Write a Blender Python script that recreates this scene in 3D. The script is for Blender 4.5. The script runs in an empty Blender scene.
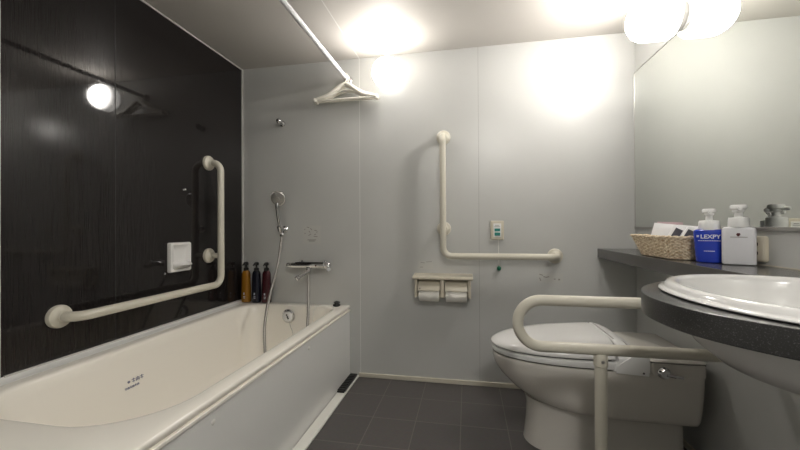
import bpy, bmesh, math, random
from mathutils import Vector, Matrix
random.seed(7)
scene = bpy.context.scene
COL = scene.collection
PI = math.pi

# ------------------------------------------------------------------ materials
def mat(name, color, rough=0.4, metal=0.0, spec=0.5, coat=0.0, coat_rough=0.05, trans=0.0, emis=None, estr=0.0, sss=0.0, alpha=1.0, ior=None):
    m = bpy.data.materials.new(name); m.use_nodes = True
    b = m.node_tree.nodes['Principled BSDF']
    b.inputs['Base Color'].default_value = (*color, 1)
    b.inputs['Roughness'].default_value = rough
    b.inputs['Metallic'].default_value = metal
    b.inputs['Specular IOR Level'].default_value = spec
    b.inputs['Coat Weight'].default_value = coat
    b.inputs['Coat Roughness'].default_value = coat_rough
    b.inputs['Transmission Weight'].default_value = trans
    b.inputs['Alpha'].default_value = alpha
    if ior: b.inputs['IOR'].default_value = ior
    if emis:
        b.inputs['Emission Color'].default_value = (*emis, 1)
        b.inputs['Emission Strength'].default_value = estr
    return m

def nodes(m):
    return m.node_tree.nodes, m.node_tree.links, m.node_tree.nodes['Principled BSDF']

def add_noise_color(m, c1, c2, scale=(1, 1, 1), nscale=10, lo=0.3, hi=0.7, detail=4, bump=0.0, bump_dist=0.001):
    n, l, b = nodes(m)
    tc = n.new('ShaderNodeTexCoord'); mp = n.new('ShaderNodeMapping'); mp.inputs['Scale'].default_value = scale
    no = n.new('ShaderNodeTexNoise'); no.inputs['Scale'].default_value = nscale; no.inputs['Detail'].default_value = detail
    cr = n.new('ShaderNodeValToRGB')
    cr.color_ramp.elements[0].position = lo; cr.color_ramp.elements[1].position = hi
    cr.color_ramp.elements[0].color = (*c1, 1); cr.color_ramp.elements[1].color = (*c2, 1)
    l.new(tc.outputs['Object'], mp.inputs['Vector']); l.new(mp.outputs[0], no.inputs['Vector'])
    l.new(no.outputs['Fac'], cr.inputs['Fac']); l.new(cr.outputs['Color'], b.inputs['Base Color'])
    if bump:
        bp = n.new('ShaderNodeBump'); bp.inputs['Strength'].default_value = bump; bp.inputs['Distance'].default_value = bump_dist
        l.new(no.outputs['Fac'], bp.inputs['Height']); l.new(bp.outputs[0], b.inputs['Normal'])
    return m

WALL = (0.62, 0.62, 0.60)
M = {}
M['wall'] = add_noise_color(mat('white_wall_panel', WALL, 0.27, spec=0.45), (0.52, 0.525, 0.51), (0.55, 0.555, 0.54), (1, 1, 1), 3, bump=0.06, bump_dist=0.004)
M['ceiling'] = add_noise_color(mat('ceiling_panel', (0.5, 0.48, 0.45), 0.62, spec=0.3), (0.52, 0.495, 0.46), (0.55, 0.525, 0.49), (1, 1, 1), 2)
M['dark'] = add_noise_color(mat('dark_wood_panel', (0.012, 0.01, 0.01), 0.045, spec=0.42), (0.0125, 0.011, 0.011), (0.017, 0.0145, 0.0143), (1, 60, 0.7), 9, 0.35, 0.65, 6)
M['seam'] = mat('seam_line', (0.3, 0.3, 0.29), 0.5)
M['whiteseam'] = mat('pale_seam_line', (0.8, 0.8, 0.78), 0.4)
M['darkseam'] = mat('black_seam_line', (0.003, 0.003, 0.003), 0.6)
M['trim'] = mat('pale_grey_trim', (0.55, 0.54, 0.52), 0.35)
M['kerb'] = mat('cream_kerb', (0.62, 0.58, 0.49), 0.4)
M['kerbwhite'] = mat('white_kerb', (0.78, 0.77, 0.72), 0.35)
M['cream'] = mat('cream_resin', (0.60, 0.555, 0.45), 0.28, spec=0.5)
M['bar'] = mat('cream_bar_resin', (0.62, 0.59, 0.50), 0.33, spec=0.5)
M['tub'] = mat('tub_ivory', (0.90, 0.865, 0.79), 0.2, spec=0.5)
M['panel'] = mat('tub_panel', (0.78, 0.78, 0.755), 0.28, spec=0.5)
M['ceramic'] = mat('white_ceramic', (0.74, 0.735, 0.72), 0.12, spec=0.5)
M['toiletbody'] = mat('toilet_ceramic_shaded', (0.60, 0.575, 0.53), 0.15, spec=0.5)  # shade on the toilet body put into its colour, darker than the lid
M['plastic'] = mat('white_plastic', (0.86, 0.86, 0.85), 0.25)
M['bottlewhite'] = mat('white_bottle_plastic', (0.70, 0.70, 0.73), 0.28)
M['blue'] = mat('cobalt_blue_plastic', (0.012, 0.045, 0.47), 0.25, coat=0.3)
M['chrome'] = mat('chrome', (0.72, 0.72, 0.73), 0.10, metal=1.0)
M['hose'] = mat('grey_metal_hose', (0.30, 0.285, 0.265), 0.35, metal=0.6)
M['mirror'] = mat('mirror_glass', (0.80, 0.82, 0.78), 0.012, metal=1.0)
M['steel'] = mat('brushed_steel', (0.42, 0.41, 0.39), 0.35, metal=0.8)
M['black'] = mat('black_plastic', (0.012, 0.012, 0.012), 0.3)
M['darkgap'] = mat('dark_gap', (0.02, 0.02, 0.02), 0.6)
M['amber'] = mat('amber_plastic', (0.30, 0.135, 0.012), 0.22)
M['navy'] = mat('black_navy_plastic', (0.010, 0.011, 0.022), 0.22)
M['burgundy'] = mat('burgundy_plastic', (0.050, 0.008, 0.012), 0.22)
M['paper'] = mat('toilet_paper', (0.82, 0.80, 0.74), 0.85)
M['green'] = mat('green_plastic', (0.005, 0.14, 0.075), 0.3)
M['teal'] = mat('teal_button', (0.02, 0.22, 0.19), 0.35)
M['label'] = mat('dull_print', (0.30, 0.29, 0.27), 0.6)
M['sticker'] = mat('clear_sticker', (0.56, 0.56, 0.535), 0.22)
M['inkblue'] = mat('blue_grey_ink', (0.16, 0.17, 0.26), 0.6)
M['whiteink'] = mat('white_ink', (0.75, 0.78, 0.85), 0.5)
M['darkred'] = mat('dark_red_ink', (0.10, 0.02, 0.025), 0.5)
M['hanger'] = mat('ivory_hanger_plastic', (0.86, 0.83, 0.75), 0.3)
M['polewhite'] = mat('white_pole', (0.78, 0.78, 0.80), 0.25)
M['packet'] = mat('white_packet', (0.85, 0.85, 0.86), 0.3)
M['film'] = mat('clear_film', (0.88, 0.89, 0.92), 0.15, trans=0.6, ior=1.2)
M['packdark'] = mat('dark_packet', (0.09, 0.09, 0.11), 0.3)
M['packpink'] = mat('pink_grey_packet', (0.50, 0.36, 0.38), 0.4)
def globe_mat(name, axis, lo, hi):
    m = mat(name, (0.9, 0.9, 0.9), 0.25, emis=(1.0, 0.955, 0.90), estr=lo); n, l, b = nodes(m)
    ge = n.new('ShaderNodeNewGeometry'); dt = n.new('ShaderNodeVectorMath'); dt.operation = 'DOT_PRODUCT'; dt.inputs[1].default_value = axis
    mr_ = n.new('ShaderNodeMapRange'); mr_.inputs['From Min'].default_value = 0.1; mr_.inputs['From Max'].default_value = 1
    mr_.inputs['To Min'].default_value = lo; mr_.inputs['To Max'].default_value = hi
    l.new(ge.outputs['Normal'], dt.inputs[0]); l.new(dt.outputs['Value'], mr_.inputs['Value']); l.new(mr_.outputs[0], b.inputs['Emission Strength'])
    return m
M['globe_back'] = globe_mat('lit_opal_glass_back', (0, -1, 0), 4.5, 100)
M['globe_right'] = globe_mat('lit_opal_glass_right', (-1, 0, 0), 6.5, 175)

M['diffuser'] = mat('lit_opal_diffuser', (0.9, 0.9, 0.9), 0.3, emis=(1.0, 0.965, 0.91), estr=84.0)

def stone(name, base, fleck, sc=420, rough=0.22, thr=0.62):
    m = mat(name, base, rough, spec=0.5); n, l, b = nodes(m)
    tc = n.new('ShaderNodeTexCoord'); no = n.new('ShaderNodeTexNoise'); no.inputs['Scale'].default_value = sc; no.inputs['Detail'].default_value = 2
    cr = n.new('ShaderNodeValToRGB'); cr.color_ramp.elements[0].position = thr - 0.04; cr.color_ramp.elements[1].position = thr + 0.08
    cr.color_ramp.elements[0].color = (*base, 1); cr.color_ramp.elements[1].color = (*fleck, 1)
    l.new(tc.outputs['Object'], no.inputs['Vector']); l.new(no.outputs['Fac'], cr.inputs['Fac']); l.new(cr.outputs['Color'], b.inputs['Base Color'])
    return m
M['stone'] = stone('speckled_black_stone', (0.026, 0.0255, 0.025), (0.10, 0.10, 0.10), rough=0.28)
M['stonetop'] = stone('grey_stone_shelf', (0.085, 0.082, 0.078), (0.11, 0.11, 0.11), rough=0.2)

def tile_mat():
    m = mat('grey_floor_tile', (0.1, 0.1, 0.1), 0.42, spec=0.4); n, l, b = nodes(m)
    tc = n.new('ShaderNodeTexCoord'); mp = n.new('ShaderNodeMapping')
    mp.inputs['Location'].default_value = (0.038 + 0.2275 * 20, -2.055 + 0.24 * 40, 0)
    br = n.new('ShaderNodeTexBrick'); br.offset = 0.0; br.squash = 1.0
    br.inputs['Scale'].default_value = 1.0; br.inputs['Brick Width'].default_value = 0.2275; br.inputs['Row Height'].default_value = 0.24
    br.inputs['Mortar Size'].default_value = 0.0022; br.inputs['Mortar Smooth'].default_value = 0.3; br.inputs['Bias'].default_value = 0
    br.inputs['Color1'].default_value = (0.098, 0.091, 0.088, 1); br.inputs['Color2'].default_value = (0.108, 0.099, 0.095, 1)
    br.inputs['Mortar'].default_value = (0.19, 0.175, 0.16, 1)
    no = n.new('ShaderNodeTexNoise'); no.inputs['Scale'].default_value = 60
    mx = n.new('ShaderNodeMixRGB'); mx.blend_type = 'MULTIPLY'; mx.inputs['Fac'].default_value = 0.25
    bp = n.new('ShaderNodeBump'); bp.inputs['Strength'].default_value = 0.3; bp.inputs['Distance'].default_value = 0.002; bp.invert = True
    l.new(tc.outputs['Object'], mp.inputs['Vector']); l.new(mp.outputs[0], br.inputs['Vector'])
    l.new(tc.outputs['Object'], no.inputs['Vector']); l.new(br.outputs['Color'], mx.inputs[1]); l.new(no.outputs['Color'], mx.inputs[2])
    l.new(mx.outputs[0], b.inputs['Base Color']); l.new(br.outputs['Fac'], bp.inputs['Height']); l.new(bp.outputs[0], b.inputs['Normal'])
    return m
M['tile'] = tile_mat()

def wicker_mat():
    m = mat('pale_wicker', (0.6, 0.47, 0.3), 0.6, spec=0.3)
    add_noise_color(m, (0.48, 0.33, 0.18), (0.85, 0.75, 0.58), (1, 1, 1), 90, 0.3, 0.62, 3)
    return m
M['wicker'] = wicker_mat()

# ------------------------------------------------------------------ mesh helpers
def finish(name, bm, m, parent=None, smooth=True, angle=35, bevel=0, bseg=2, subsurf=0):
    bmesh.ops.remove_doubles(bm, verts=bm.verts, dist=1e-6)
    bmesh.ops.recalc_face_normals(bm, faces=bm.faces)
    me = bpy.data.meshes.new(name); bm.to_mesh(me); bm.free()
    me.materials.append(m)
    o = bpy.data.objects.new(name, me); COL.objects.link(o)
    if smooth:
        me.polygons.foreach_set('use_smooth', [True] * len(me.polygons))
        try: me.set_sharp_from_angle(angle=math.radians(angle))
        except Exception: pass
    if bevel:
        b = o.modifiers.new('bevel', 'BEVEL'); b.width = bevel; b.segments = bseg; b.limit_method = 'ANGLE'; b.angle_limit = math.radians(40)
        b.harden_normals = True
    if subsurf:
        s = o.modifiers.new('sub', 'SUBSURF'); s.levels = subsurf; s.render_levels = subsurf
    if parent is not None:
        o.parent = parent
        o.matrix_parent_inverse = parent_world(parent).inverted()
    return o

def parent_world(p):
    mm = p.matrix_basis.copy()
    if p.parent: mm = parent_world(p.parent) @ p.matrix_parent_inverse @ mm
    return mm

def tag(o, label=None, cat=None, group=None, kind=None):
    if label: o['label'] = label
    if cat: o['category'] = cat
    if group: o['group'] = group
    if kind: o['kind'] = kind
    return o

def thing(name, loc, label, cat, group=None):
    o = bpy.data.objects.new(name, None); COL.objects.link(o); o.location = loc; o.empty_display_size = 0.05
    return tag(o, label, cat, group)

def box(bm, x0, x1, y0, y1, z0, z1):
    v = [bm.verts.new(p) for p in ((x0, y0, z0), (x1, y0, z0), (x1, y1, z0), (x0, y1, z0), (x0, y0, z1), (x1, y0, z1), (x1, y1, z1), (x0, y1, z1))]
    for f in ((0, 3, 2, 1), (4, 5, 6, 7), (0, 1, 5, 4), (1, 2, 6, 5), (2, 3, 7, 6), (3, 0, 4, 7)):
        bm.faces.new([v[i] for i in f])
    return bm

def B(*a): return box(bmesh.new(), *a)

def loft(bm, loops, cap0=True, cap1=True, closed=True):
    rows = [[bm.verts.new(p) for p in lp] for lp in loops]
    n = len(rows[0])
    for a, b in zip(rows, rows[1:]):
        for i in range(n if closed else n - 1):
            j = (i + 1) % n
            try: bm.faces.new((a[i], a[j], b[j], b[i]))
            except ValueError: pass
    if cap0: bm.faces.new(rows[0][::-1])
    if cap1: bm.faces.new(rows[-1])
    return rows

def tube(bm, pts, r, seg=16, caps=True, flat=1.0):
    pts = [Vector(p) for p in pts]
    n = len(pts); loops = []
    t0 = (pts[1] - pts[0]).normalized()
    up = Vector((0, 0, 1)) if abs(t0.z) < 0.9 else Vector((1, 0, 0))
    nrm = (up - t0 * up.dot(t0)).normalized()
    for i, p in enumerate(pts):
        if i == 0: t = t0
        elif i == n - 1: t = (pts[i] - pts[i - 1]).normalized()
        else: t = ((pts[i + 1] - p).normalized() + (p - pts[i - 1]).normalized()).normalized()
        nrm = (nrm - t * nrm.dot(t)).normalized(); bi = t.cross(nrm)
        rr = r[i] if isinstance(r, (list, tuple)) else r
        loops.append([p + nrm * math.cos(2 * PI * k / seg) * rr + bi * math.sin(2 * PI * k / seg) * rr * flat for k in range(seg)])
    loft(bm, loops, caps, caps)
    return bm

def fillet(pts, r, k=10):
    pts = [Vector(p) for p in pts]; out = [pts[0]]
    for i in range(1, len(pts) - 1):
        p = pts[i]; a = (pts[i - 1] - p).normalized(); b = (pts[i + 1] - p).normalized()
        ang = a.angle(b); d = r / math.tan(ang / 2)
        c = p + (a + b).normalized() * (r / math.sin(ang / 2))
        s, e = p + a * d - c, p + b * d - c
        th = s.angle(e)
        for j in range(k + 1):
            t = j / k
            out.append(c + (s * math.sin((1 - t) * th) + e * math.sin(t * th)) / math.sin(th))
    out.append(pts[-1]); return out

def spline(pts, k=10):
    pts = [Vector(p) for p in pts]; P = [pts[0] * 2 - pts[1]] + pts + [pts[-1] * 2 - pts[-2]]; out = []
    for i in range(1, len(P) - 2):
        for j in range(k):
            t = j / k; a, b, c, d = P[i - 1:i + 3]
            out.append(0.5 * ((2 * b) + (c - a) * t + (2 * a - 5 * b + 4 * c - d) * t * t + (3 * b - a - 3 * c + d) * t ** 3))
    out.append(pts[-1]); return out

def axis_m(origin, direction):
    q = Vector(direction).to_track_quat('Z', 'Y').to_matrix().to_4x4()
    return Matrix.Translation(origin) @ q

def lathe(bm, prof, mtx=Matrix(), seg=32, sx=1.0, sy=1.0):
    """profile of (r, z) turned round local Z"""
    rows = []
    for r, z in prof:
        if r < 1e-6: rows.append([bm.verts.new(mtx @ Vector((0, 0, z)))])
        else: rows.append([bm.verts.new(mtx @ Vector((r * sx * math.cos(2 * PI * k / seg), r * sy * math.sin(2 * PI * k / seg), z))) for k in range(seg)])
    for a, b in zip(rows, rows[1:]):
        for i in range(seg):
            j = (i + 1) % seg
            if len(a) == 1 and len(b) > 1: bm.faces.new((a[0], b[i], b[j]))
            elif len(b) == 1 and len(a) > 1: bm.faces.new((a[i], a[j], b[0]))
            elif len(a) > 1: bm.faces.new((a[i], a[j], b[j], b[i]))
    if len(rows[0]) > 1: bm.faces.new(rows[0][::-1])
    if len(rows[-1]) > 1: bm.faces.new(rows[-1])
    return bm

def rrect(x0, x1, y0, y1, rad, z, k=8, m=6):
    """rounded rectangle; rad = radii at (x1,y1),(x0,y1),(x0,y0),(x1,y0)"""
    if not isinstance(rad, (list, tuple)): rad = [rad] * 4
    out = []
    cs = [(x1, y1, -1, -1, 0), (x0, y1, 1, -1, 90), (x0, y0, 1, 1, 180), (x1, y0, -1, 1, 270)]
    arcs = []
    for (cx, cy, sx, sy, a0), r in zip(cs, rad):
        c = (cx + sx * r, cy + sy * r)
        arcs.append([(c[0] + r * math.cos(math.radians(a0 + 90 * j / k)), c[1] + r * math.sin(math.radians(a0 + 90 * j / k))) for j in range(k + 1)])
    for i in range(4):
        out += arcs[i]
        a, b = arcs[i][-1], arcs[(i + 1) % 4][0]
        for j in range(1, m): out.append((a[0] + (b[0] - a[0]) * j / m, a[1] + (b[1] - a[1]) * j / m))
    return [Vector((x, y, z)) for x, y in out]

def prism(bm, pts2, z0, z1):
    return loft(bm, [[(x, y, z0) for x, y in pts2], [(x, y, z1) for x, y in pts2]])

def strokes(bm, origin, u, v, segs, w, n_off=0.0006):
    """thin raised dashes on the plane origin + a*u + b*v"""
    o = Vector(origin); u = Vector(u).normalized(); v = Vector(v).normalized(); nn = u.cross(v)
    for (a0, b0, a1, b1) in segs:
        p, q = o + u * a0 + v * b0, o + u * a1 + v * b1
        d = (q - p); L = d.length
        if L < 1e-7: continue
        d /= L; s = nn.cross(d) * w / 2
        f0 = [p - s - d * w * .3, q - s + d * w * .3, q + s + d * w * .3, p + s - d * w * .3]
        loft(bm, [[x - nn * 0.0002 for x in f0], [x + nn * n_off for x in f0]])
    return bm

def text_bm(txt, size, origin, u, v, extrude=0.0003, bold=0.0):
    cu = bpy.data.curves.new('txt', 'FONT'); cu.body = txt; cu.size = size; cu.align_x = 'CENTER'; cu.align_y = 'CENTER'
    cu.extrude = extrude; cu.offset = bold
    o = bpy.data.objects.new('txt', cu); COL.objects.link(o)
    dg = bpy.context.evaluated_depsgraph_get(); me = bpy.data.meshes.new_from_object(o.evaluated_get(dg))
    bm = bmesh.new(); bm.from_mesh(me); bpy.data.objects.remove(o); bpy.data.meshes.remove(me); bpy.data.curves.remove(cu)
    u = Vector(u).normalized(); v = Vector(v).normalized(); n = u.cross(v)
    mt = Matrix((( u.x, v.x, n.x, origin[0]), (u.y, v.y, n.y, origin[1]), (u.z, v.z, n.z, origin[2]), (0, 0, 0, 1)))
    bmesh.ops.transform(bm, matrix=mt, verts=bm.verts); return bm

# ------------------------------------------------------------------ room dimensions
XL, XR, YB, YN, H = -1.58, 0.966, 2.29, -0.45, 2.13
TUBX = -0.775

def struct(name, bm, m, parent=None, label=None, cat=None, **k):
    o = finish(name, bm, m, parent, **k)
    if parent is None: tag(o, label, cat, kind='structure')
    return o

struct('floor', B(XL, XR, YN, YB, -0.05, 0), M['tile'], label='dark grey square floor tiles with pale joints', cat='floor', smooth=False)
struct('ceiling', B(XL - .1, XR + .1, YN - .1, YB + .1, H, H + 0.05), M['ceiling'], label='warm grey glossy ceiling panels', cat='ceiling', smooth=False)
wb = struct('wall_back', B(XL - .1, XR + .1, YB, YB + 0.05, 0, H), M['wall'], label='glossy white panel wall behind toilet and taps', cat='wall', smooth=False)
wr = struct('wall_right', B(XR, XR + 0.05, YN, YB, 0, H), M['wall'], label='white panel wall carrying the mirror', cat='wall', smooth=False)
wl = struct('wall_left', B(XL - 0.05, XL, 0.943, YB, 0, H), M['dark'], label='glossy near-black wood grain wall beside the bathtub', cat='wall', smooth=False)
struct('wall_left_near', B(XL - 0.05, XL, YN, 0.932, 0, H), M['wall'], label='white panel wall nearest the camera on the left', cat='wall', smooth=False)
struct('wall_front', B(XL - .1, XR + .1, YN - 0.05, YN, 0, H), M['wall'], label='white panel wall behind the camera', cat='wall', smooth=False)
# seams
for x, nm in ((-0.705, 'whiteseam'), (0.073, 'seam')):
    struct('panel_seam', B(x - .0011, x + .0011, YB - .0008, YB + .001, 0, H), M[nm], wb, smooth=False)
struct('panel_seam', B(XL - .001, XL + .0006, 1.354, 1.358, 0.46, H), M['darkseam'], wl, smooth=False)
cl = struct('trim_1', B(-0.7064, -0.7040, YN, YB, H - 0.0008, H + .001), M['whiteseam'], label='thin pale seam between ceiling panels', cat='trim', smooth=False)
struct('trim_2', B(XL, XL + 0.008, YB - 0.008, YB, 0.47, H), M['trim'], label='pale vertical corner strip between dark and white walls', cat='trim', smooth=False)
struct('trim_3', B(XL, XL + 0.006, 0.930, 0.945, 0.47, H), M['trim'], label='pale strip at the near end of dark wall', cat='trim', smooth=False)
struct('trim_4', B(XL, XL + 0.006, 0.95, YB, H - 0.006, H), M['trim'], label='pale strip along top of dark wall', cat='trim', smooth=False)
struct('trim_5', B(XR - 0.004, XR, YB - 0.004, YB, 0, H), M['wall'], label='corner strip between the two white walls', cat='trim', smooth=False)
struct('trim_6', B(TUBX + .002, -0.715, YN, YB, 0, 0.011), M['kerbwhite'], label='white kerb strip on the floor along the bathtub', cat='trim', smooth=False, bevel=.003)
struct('baseboard_back', B(-0.715, XR, YB - 0.012, YB, 0, 0.028), M['kerb'], label='cream baseboard along the back wall', cat='baseboard', smooth=False, bevel=.003)
struct('baseboard_right', B(XR - 0.012, XR, YN, YB - .012, 0, 0.028), M['kerb'], label='cream baseboard below the mirror wall', cat='baseboard', smooth=False, bevel=.003)

# ------------------------------------------------------------------ bathtub
RZ = 0.475
tub = thing('bathtub', (-1.17, 1.4, 0), 'ivory built-in bathtub with grey side panel along the dark wall', 'bathtub')
bm = bmesh.new()
ox0, ox1, oy0, oy1 = XL + 0.002, TUBX, 0.50, YB - 0.002
ix0, ix1, iy0, iy1 = -1.485, -0.842, 0.765, 2.215
R4 = [0.09, 0.14, 0.20, 0.24]
def inner(off, z, sl=0, k=10, m=10):
    return rrect(ix0 + off * 1.3, ix1 - off, iy0 + off * 1.4, iy1 - off * 0.8, [max(.03, r) for r in R4], z, k, m)
def outer(off, z): return rrect(ox0 + off, ox1 - off, oy0 + off, oy1 - off, 0.012, z, 10, 10)
loops = [outer(0.01, 0.436), outer(0.01, 0.456), outer(0.001, 0.458), outer(0.0, 0.462), outer(0, RZ - 0.006), outer(0.002, RZ - 0.002), outer(0.006, RZ),
         inner(-0.012, RZ), inner(-0.004, RZ - 0.001), inner(0.002, RZ - 0.005), inner(0.006, RZ - 0.012), inner(0.012, RZ - 0.05), inner(0.03, 0.30),
         inner(0.048, 0.16), inner(0.06, 0.11), inner(0.08, 0.085), inner(0.12, 0.075)]
loft(bm, loops, cap0=False, cap1=True)
finish('tub_shell', bm, M['tub'], tub, angle=50)
# concave ledge strip along the dark wall
bm = bmesh.new()
prof = []
for j in range(9):
    t = j / 8; prof.append((XL + 0.002 + 0.045 * t, RZ + 0.001 + 0.012 * (1 - t) ** 2))
prof += [(XL + 0.047, RZ - 0.002), (XL + 0.002, RZ - 0.002)]
loft(bm, [[(x, 0.51, z) for x, z in prof], [(x, YB - 0.004, z) for x, z in prof]])
finish('wall_ledge', bm, M['panel'], tub)
finish('wall_seal', B(XL + .001, XL + .008, .955, YB - .009, RZ + .008, RZ + .016), M['trim'], tub, smooth=False)
# side panel
bm = B(TUBX - 0.022, TUBX - 0.004, oy0 + .01, YB - 0.003, 0.001, 0.436)
finish('side_panel', bm, M['panel'], tub, smooth=False)
finish('panel_rail', B(TUBX - 0.02, TUBX + 0.002, oy0 + .005, YB - 0.003, 0.434, 0.447), M['tub'], tub, smooth=False, bevel=.003)
for y, z in ((0.98, 0.395), (1.66, 0.395)):
    finish('panel_plug', lathe(bmesh.new(), [(0.009, 0), (0.009, 0.002), (0.006, 0.004), (0, 0.005)], axis_m((TUBX - 0.005, y, z), (1, 0, 0)), 16), M['kerbwhite'], tub)
# overflow inlet on far inner end
yin = iy1 - 0.018
of = finish('inlet_ring', lathe(bmesh.new(), [(0, 0), (0.043, 0), (0.045, 0.006), (0.040, 0.011), (0.034, 0.012), (0.033, 0.008), (0, 0.008)], axis_m((-1.175, yin, 0.408), (0.0, -1, 0.05)), 32), M['chrome'], tub)
finish('inlet_cap', lathe(bmesh.new(), [(0.031, 0), (0.031, 0.007), (0.027, 0.010), (0, 0.011)], axis_m((-1.175, yin - .008, 0.406), (0, -1, 0.05)), 32), M['plastic'], of)
bm = bmesh.new()
for dx, dz in ((-.004, .012), (.006, -.010), (0.001, 0.0)):
    lathe(bm, [(.006, 0), (.006, .002), (0, .002)], axis_m((-1.175 + dx, yin - .0185, 0.406 + dz), (0, -1, 0.05)), 12)
finish('inlet_hole', bm, M['black'], of)
# plug chain
bm = bmesh.new()
tube(bm, spline([(-1.165, yin - .01, .368), (-1.15, yin - .02, .34), (-1.13, yin - .03, .30), (-1.12, yin - .05, .2), (-1.11, yin - .12, .10)], 6), 0.0016, 6)
finish('chain', bm, M['chrome'], tub)
bm = bmesh.new()
tube(bm, spline([(-0.845, 2.245, RZ + .006), (-0.90, 2.235, RZ + .004), (-0.96, 2.215, RZ + .004), (-.985, 2.185, RZ - .012), (-.99, 2.17, RZ - .06), (-.995, 2.155, RZ - .13)], 6), 0.0028, 8)
finish('plug_cord', bm, M['kerbwhite'], tub)
# printed mark on the inner wall next to the dark wall
def tubwall(y, z):  # point on the slanted left inner wall
    off = 0.012 + (0.03 - 0.012) * (0.425 - z) / 0.125
    return Vector((ix0 + off * 1.3 + 0.0012, y, z))
bm = bmesh.new()
o0 = tubwall(1.33, 0.316)
u = Vector((0, 1, 0)); v = Vector((-0.187, 0, 1)).normalized()
def glyphs(n, gw, gh, x0, y0, rnd):
    s = []
    for i in range(n):
        cx = x0 + i * gw * 1.35
        s += [(cx, y0 + gh * .75, cx + gw, y0 + gh * .75), (cx + gw * .5, y0, cx + gw * .5, y0 + gh), (cx + gw * .1, y0 + gh * .3, cx + gw * .9, y0 + gh * (.3 + rnd.uniform(-.1, .2)))]
        if i % 2: s += [(cx, y0, cx, y0 + gh * .6), (cx + gw, y0, cx + gw * .9, y0 + gh * .6)]
    return s
rnd = random.Random(3)
strokes(bm, o0, u, v, glyphs(3, .015, .017, -.012, .006, rnd), .0024)
strokes(bm, o0, u, v, [(-.03, .012, -.024, .016), (-.03, .016, -.024, .012), (-.03, .014, -.024, .014)], .006)
strokes(bm, o0, u, v, glyphs(6, .0085, .009, -.048, -.014, rnd), .0019)
finish('printed_mark', bm, M['inkblue'], tub, smooth=False)

# black plug holder on the rim
pl = thing('drain_plug', (-0.835, 2.243, RZ), 'small black drain plug resting on far rim corner of bathtub', 'drain plug')
finish('plug_body', lathe(bmesh.new(), [(0.021, 0), (0.026, 0.004), (0.024, 0.012), (0.014, 0.018), (0.010, 0.026), (0, 0.027)], Matrix.Translation((-0.855, 2.243, RZ + .0005)), 24), M['black'], pl)
bm = bmesh.new()
tube(bm, [(-0.872, 2.235, RZ + .024), (-0.855, 2.243, RZ + .031), (-0.832, 2.248, RZ + .024)], 0.005, 8)
finish('grip', bm, M['black'], pl)

# black drain cover on the kerb
dc = thing('drain_cover', (-0.748, 2.16, 0.011), 'long black slotted drain cover lying on white kerb beside bathtub', 'drain cover')
bm = B(-0.772, -0.722, 2.03, 2.272, 0.0115, 0.026)
finish('cover_body', bm, M['black'], dc, smooth=False, bevel=.004)
bm = bmesh.new()
for k in range(9):
    y = 2.055 + k * .023
    box(bm, -0.766, -0.728, y, y + .012, 0.0255, 0.030)
finish('slats', bm, M['black'], dc, smooth=False, bevel=.001)
finish('end_lip', B(-0.770, -0.724, 2.018, 2.032, 0.0115, 0.022), M['black'], dc, smooth=False, bevel=.003)

# ------------------------------------------------------------------ grab bars
BR = 0.0195
def flange(parent, p, d, r=0.045):
    return finish('flange', lathe(bmesh.new(), [(r, 0.0), (r, 0.010), (r * .93, 0.016), (r * .7, 0.021), (BR * 1.25, 0.026), (BR * 1.1, 0.034)], axis_m(p, d), 32), M['bar'], parent)
# left bar on the dark wall
bx = XL + 0.09
gl = thing('grab_bar', (XL, 1.5, .66), 'L-shaped cream grab bar on the dark wall above bathtub', 'grab bar', )
bm = bmesh.new()
tube(bm, fillet([(XL + .01, 1.946, 1.40), (bx, 1.946, 1.40), (bx, 1.946, 0.655), (bx, 1.123, 0.655), (XL + .01, 1.123, 0.655)], 0.055, 10), BR, 20)
finish('rail', bm, M['bar'], gl)
bm = bmesh.new(); tube(bm, [(XL + .01, 1.946, .827), (bx, 1.946, .827)], BR * .8, 16); finish('bracket_arm', bm, M['bar'], gl)
for y, z in ((1.946, 1.40), (1.946, .827), (1.123, .655)): flange(gl, (XL + .0005, y, z), (1, 0, 0))
# bar on the white wall
by = YB - 0.09
gb = thing('grab_bar', (0.15, YB, .82), 'L-shaped cream grab bar on the white wall above toilet paper holder', 'grab bar')
bm = bmesh.new()
tube(bm, fillet([(-.146, YB - .01, 1.567), (-.146, by, 1.567), (-.146, by, .817), (.520, by, .817), (.520, YB - .01, .817)], 0.055, 10), BR, 20)
finish('rail', bm, M['bar'], gb)
bm = bmesh.new(); tube(bm, [(-.146, YB - .01, .985), (-.146, by, .985)], BR * .8, 16); finish('bracket_arm', bm, M['bar'], gb)
for x, z in ((-.146, 1.567), (-.146, .985), (.520, .817)): flange(gb, (x, YB - .0005, z), (0, -1, 0))
# U bar beside the toilet
gu = thing('grab_bar', (.458, 1.36, 0), 'U-shaped cream safety rail on a floor post beside the toilet', 'grab bar')
bm = bmesh.new()
tube(bm, fillet([(XR - .01, 1.36, .731), (.180, 1.36, .731), (.180, 1.36, .564), (XR - .01, 1.36, .564)], 0.0825, 14), BR, 20)
finish('rail', bm, M['bar'], gu)
for z in (.731, .564): flange(gu, (XR - .0005, 1.36, z), (-1, 0, 0), .04)
bm = bmesh.new(); tube(bm, [(.458, 1.36, 0.003), (.458, 1.36, .546)], BR * 1.02, 20); po = finish('post', bm, M['bar'], gu)
finish('post_collar', lathe(bmesh.new(), [(BR * 1.02, 0), (BR * 1.18, .004), (BR * 1.18, .036), (BR * .9, .046)], Matrix.Translation((.458, 1.36, .505)), 24), M['bar'], po)
finish('rivet', lathe(bmesh.new(), [(.006, 0), (.005, .003), (0, .004)], axis_m((.458, 1.36 - BR * 1.16, .528), (0, -1, 0)), 12), M['steel'], po)
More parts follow.
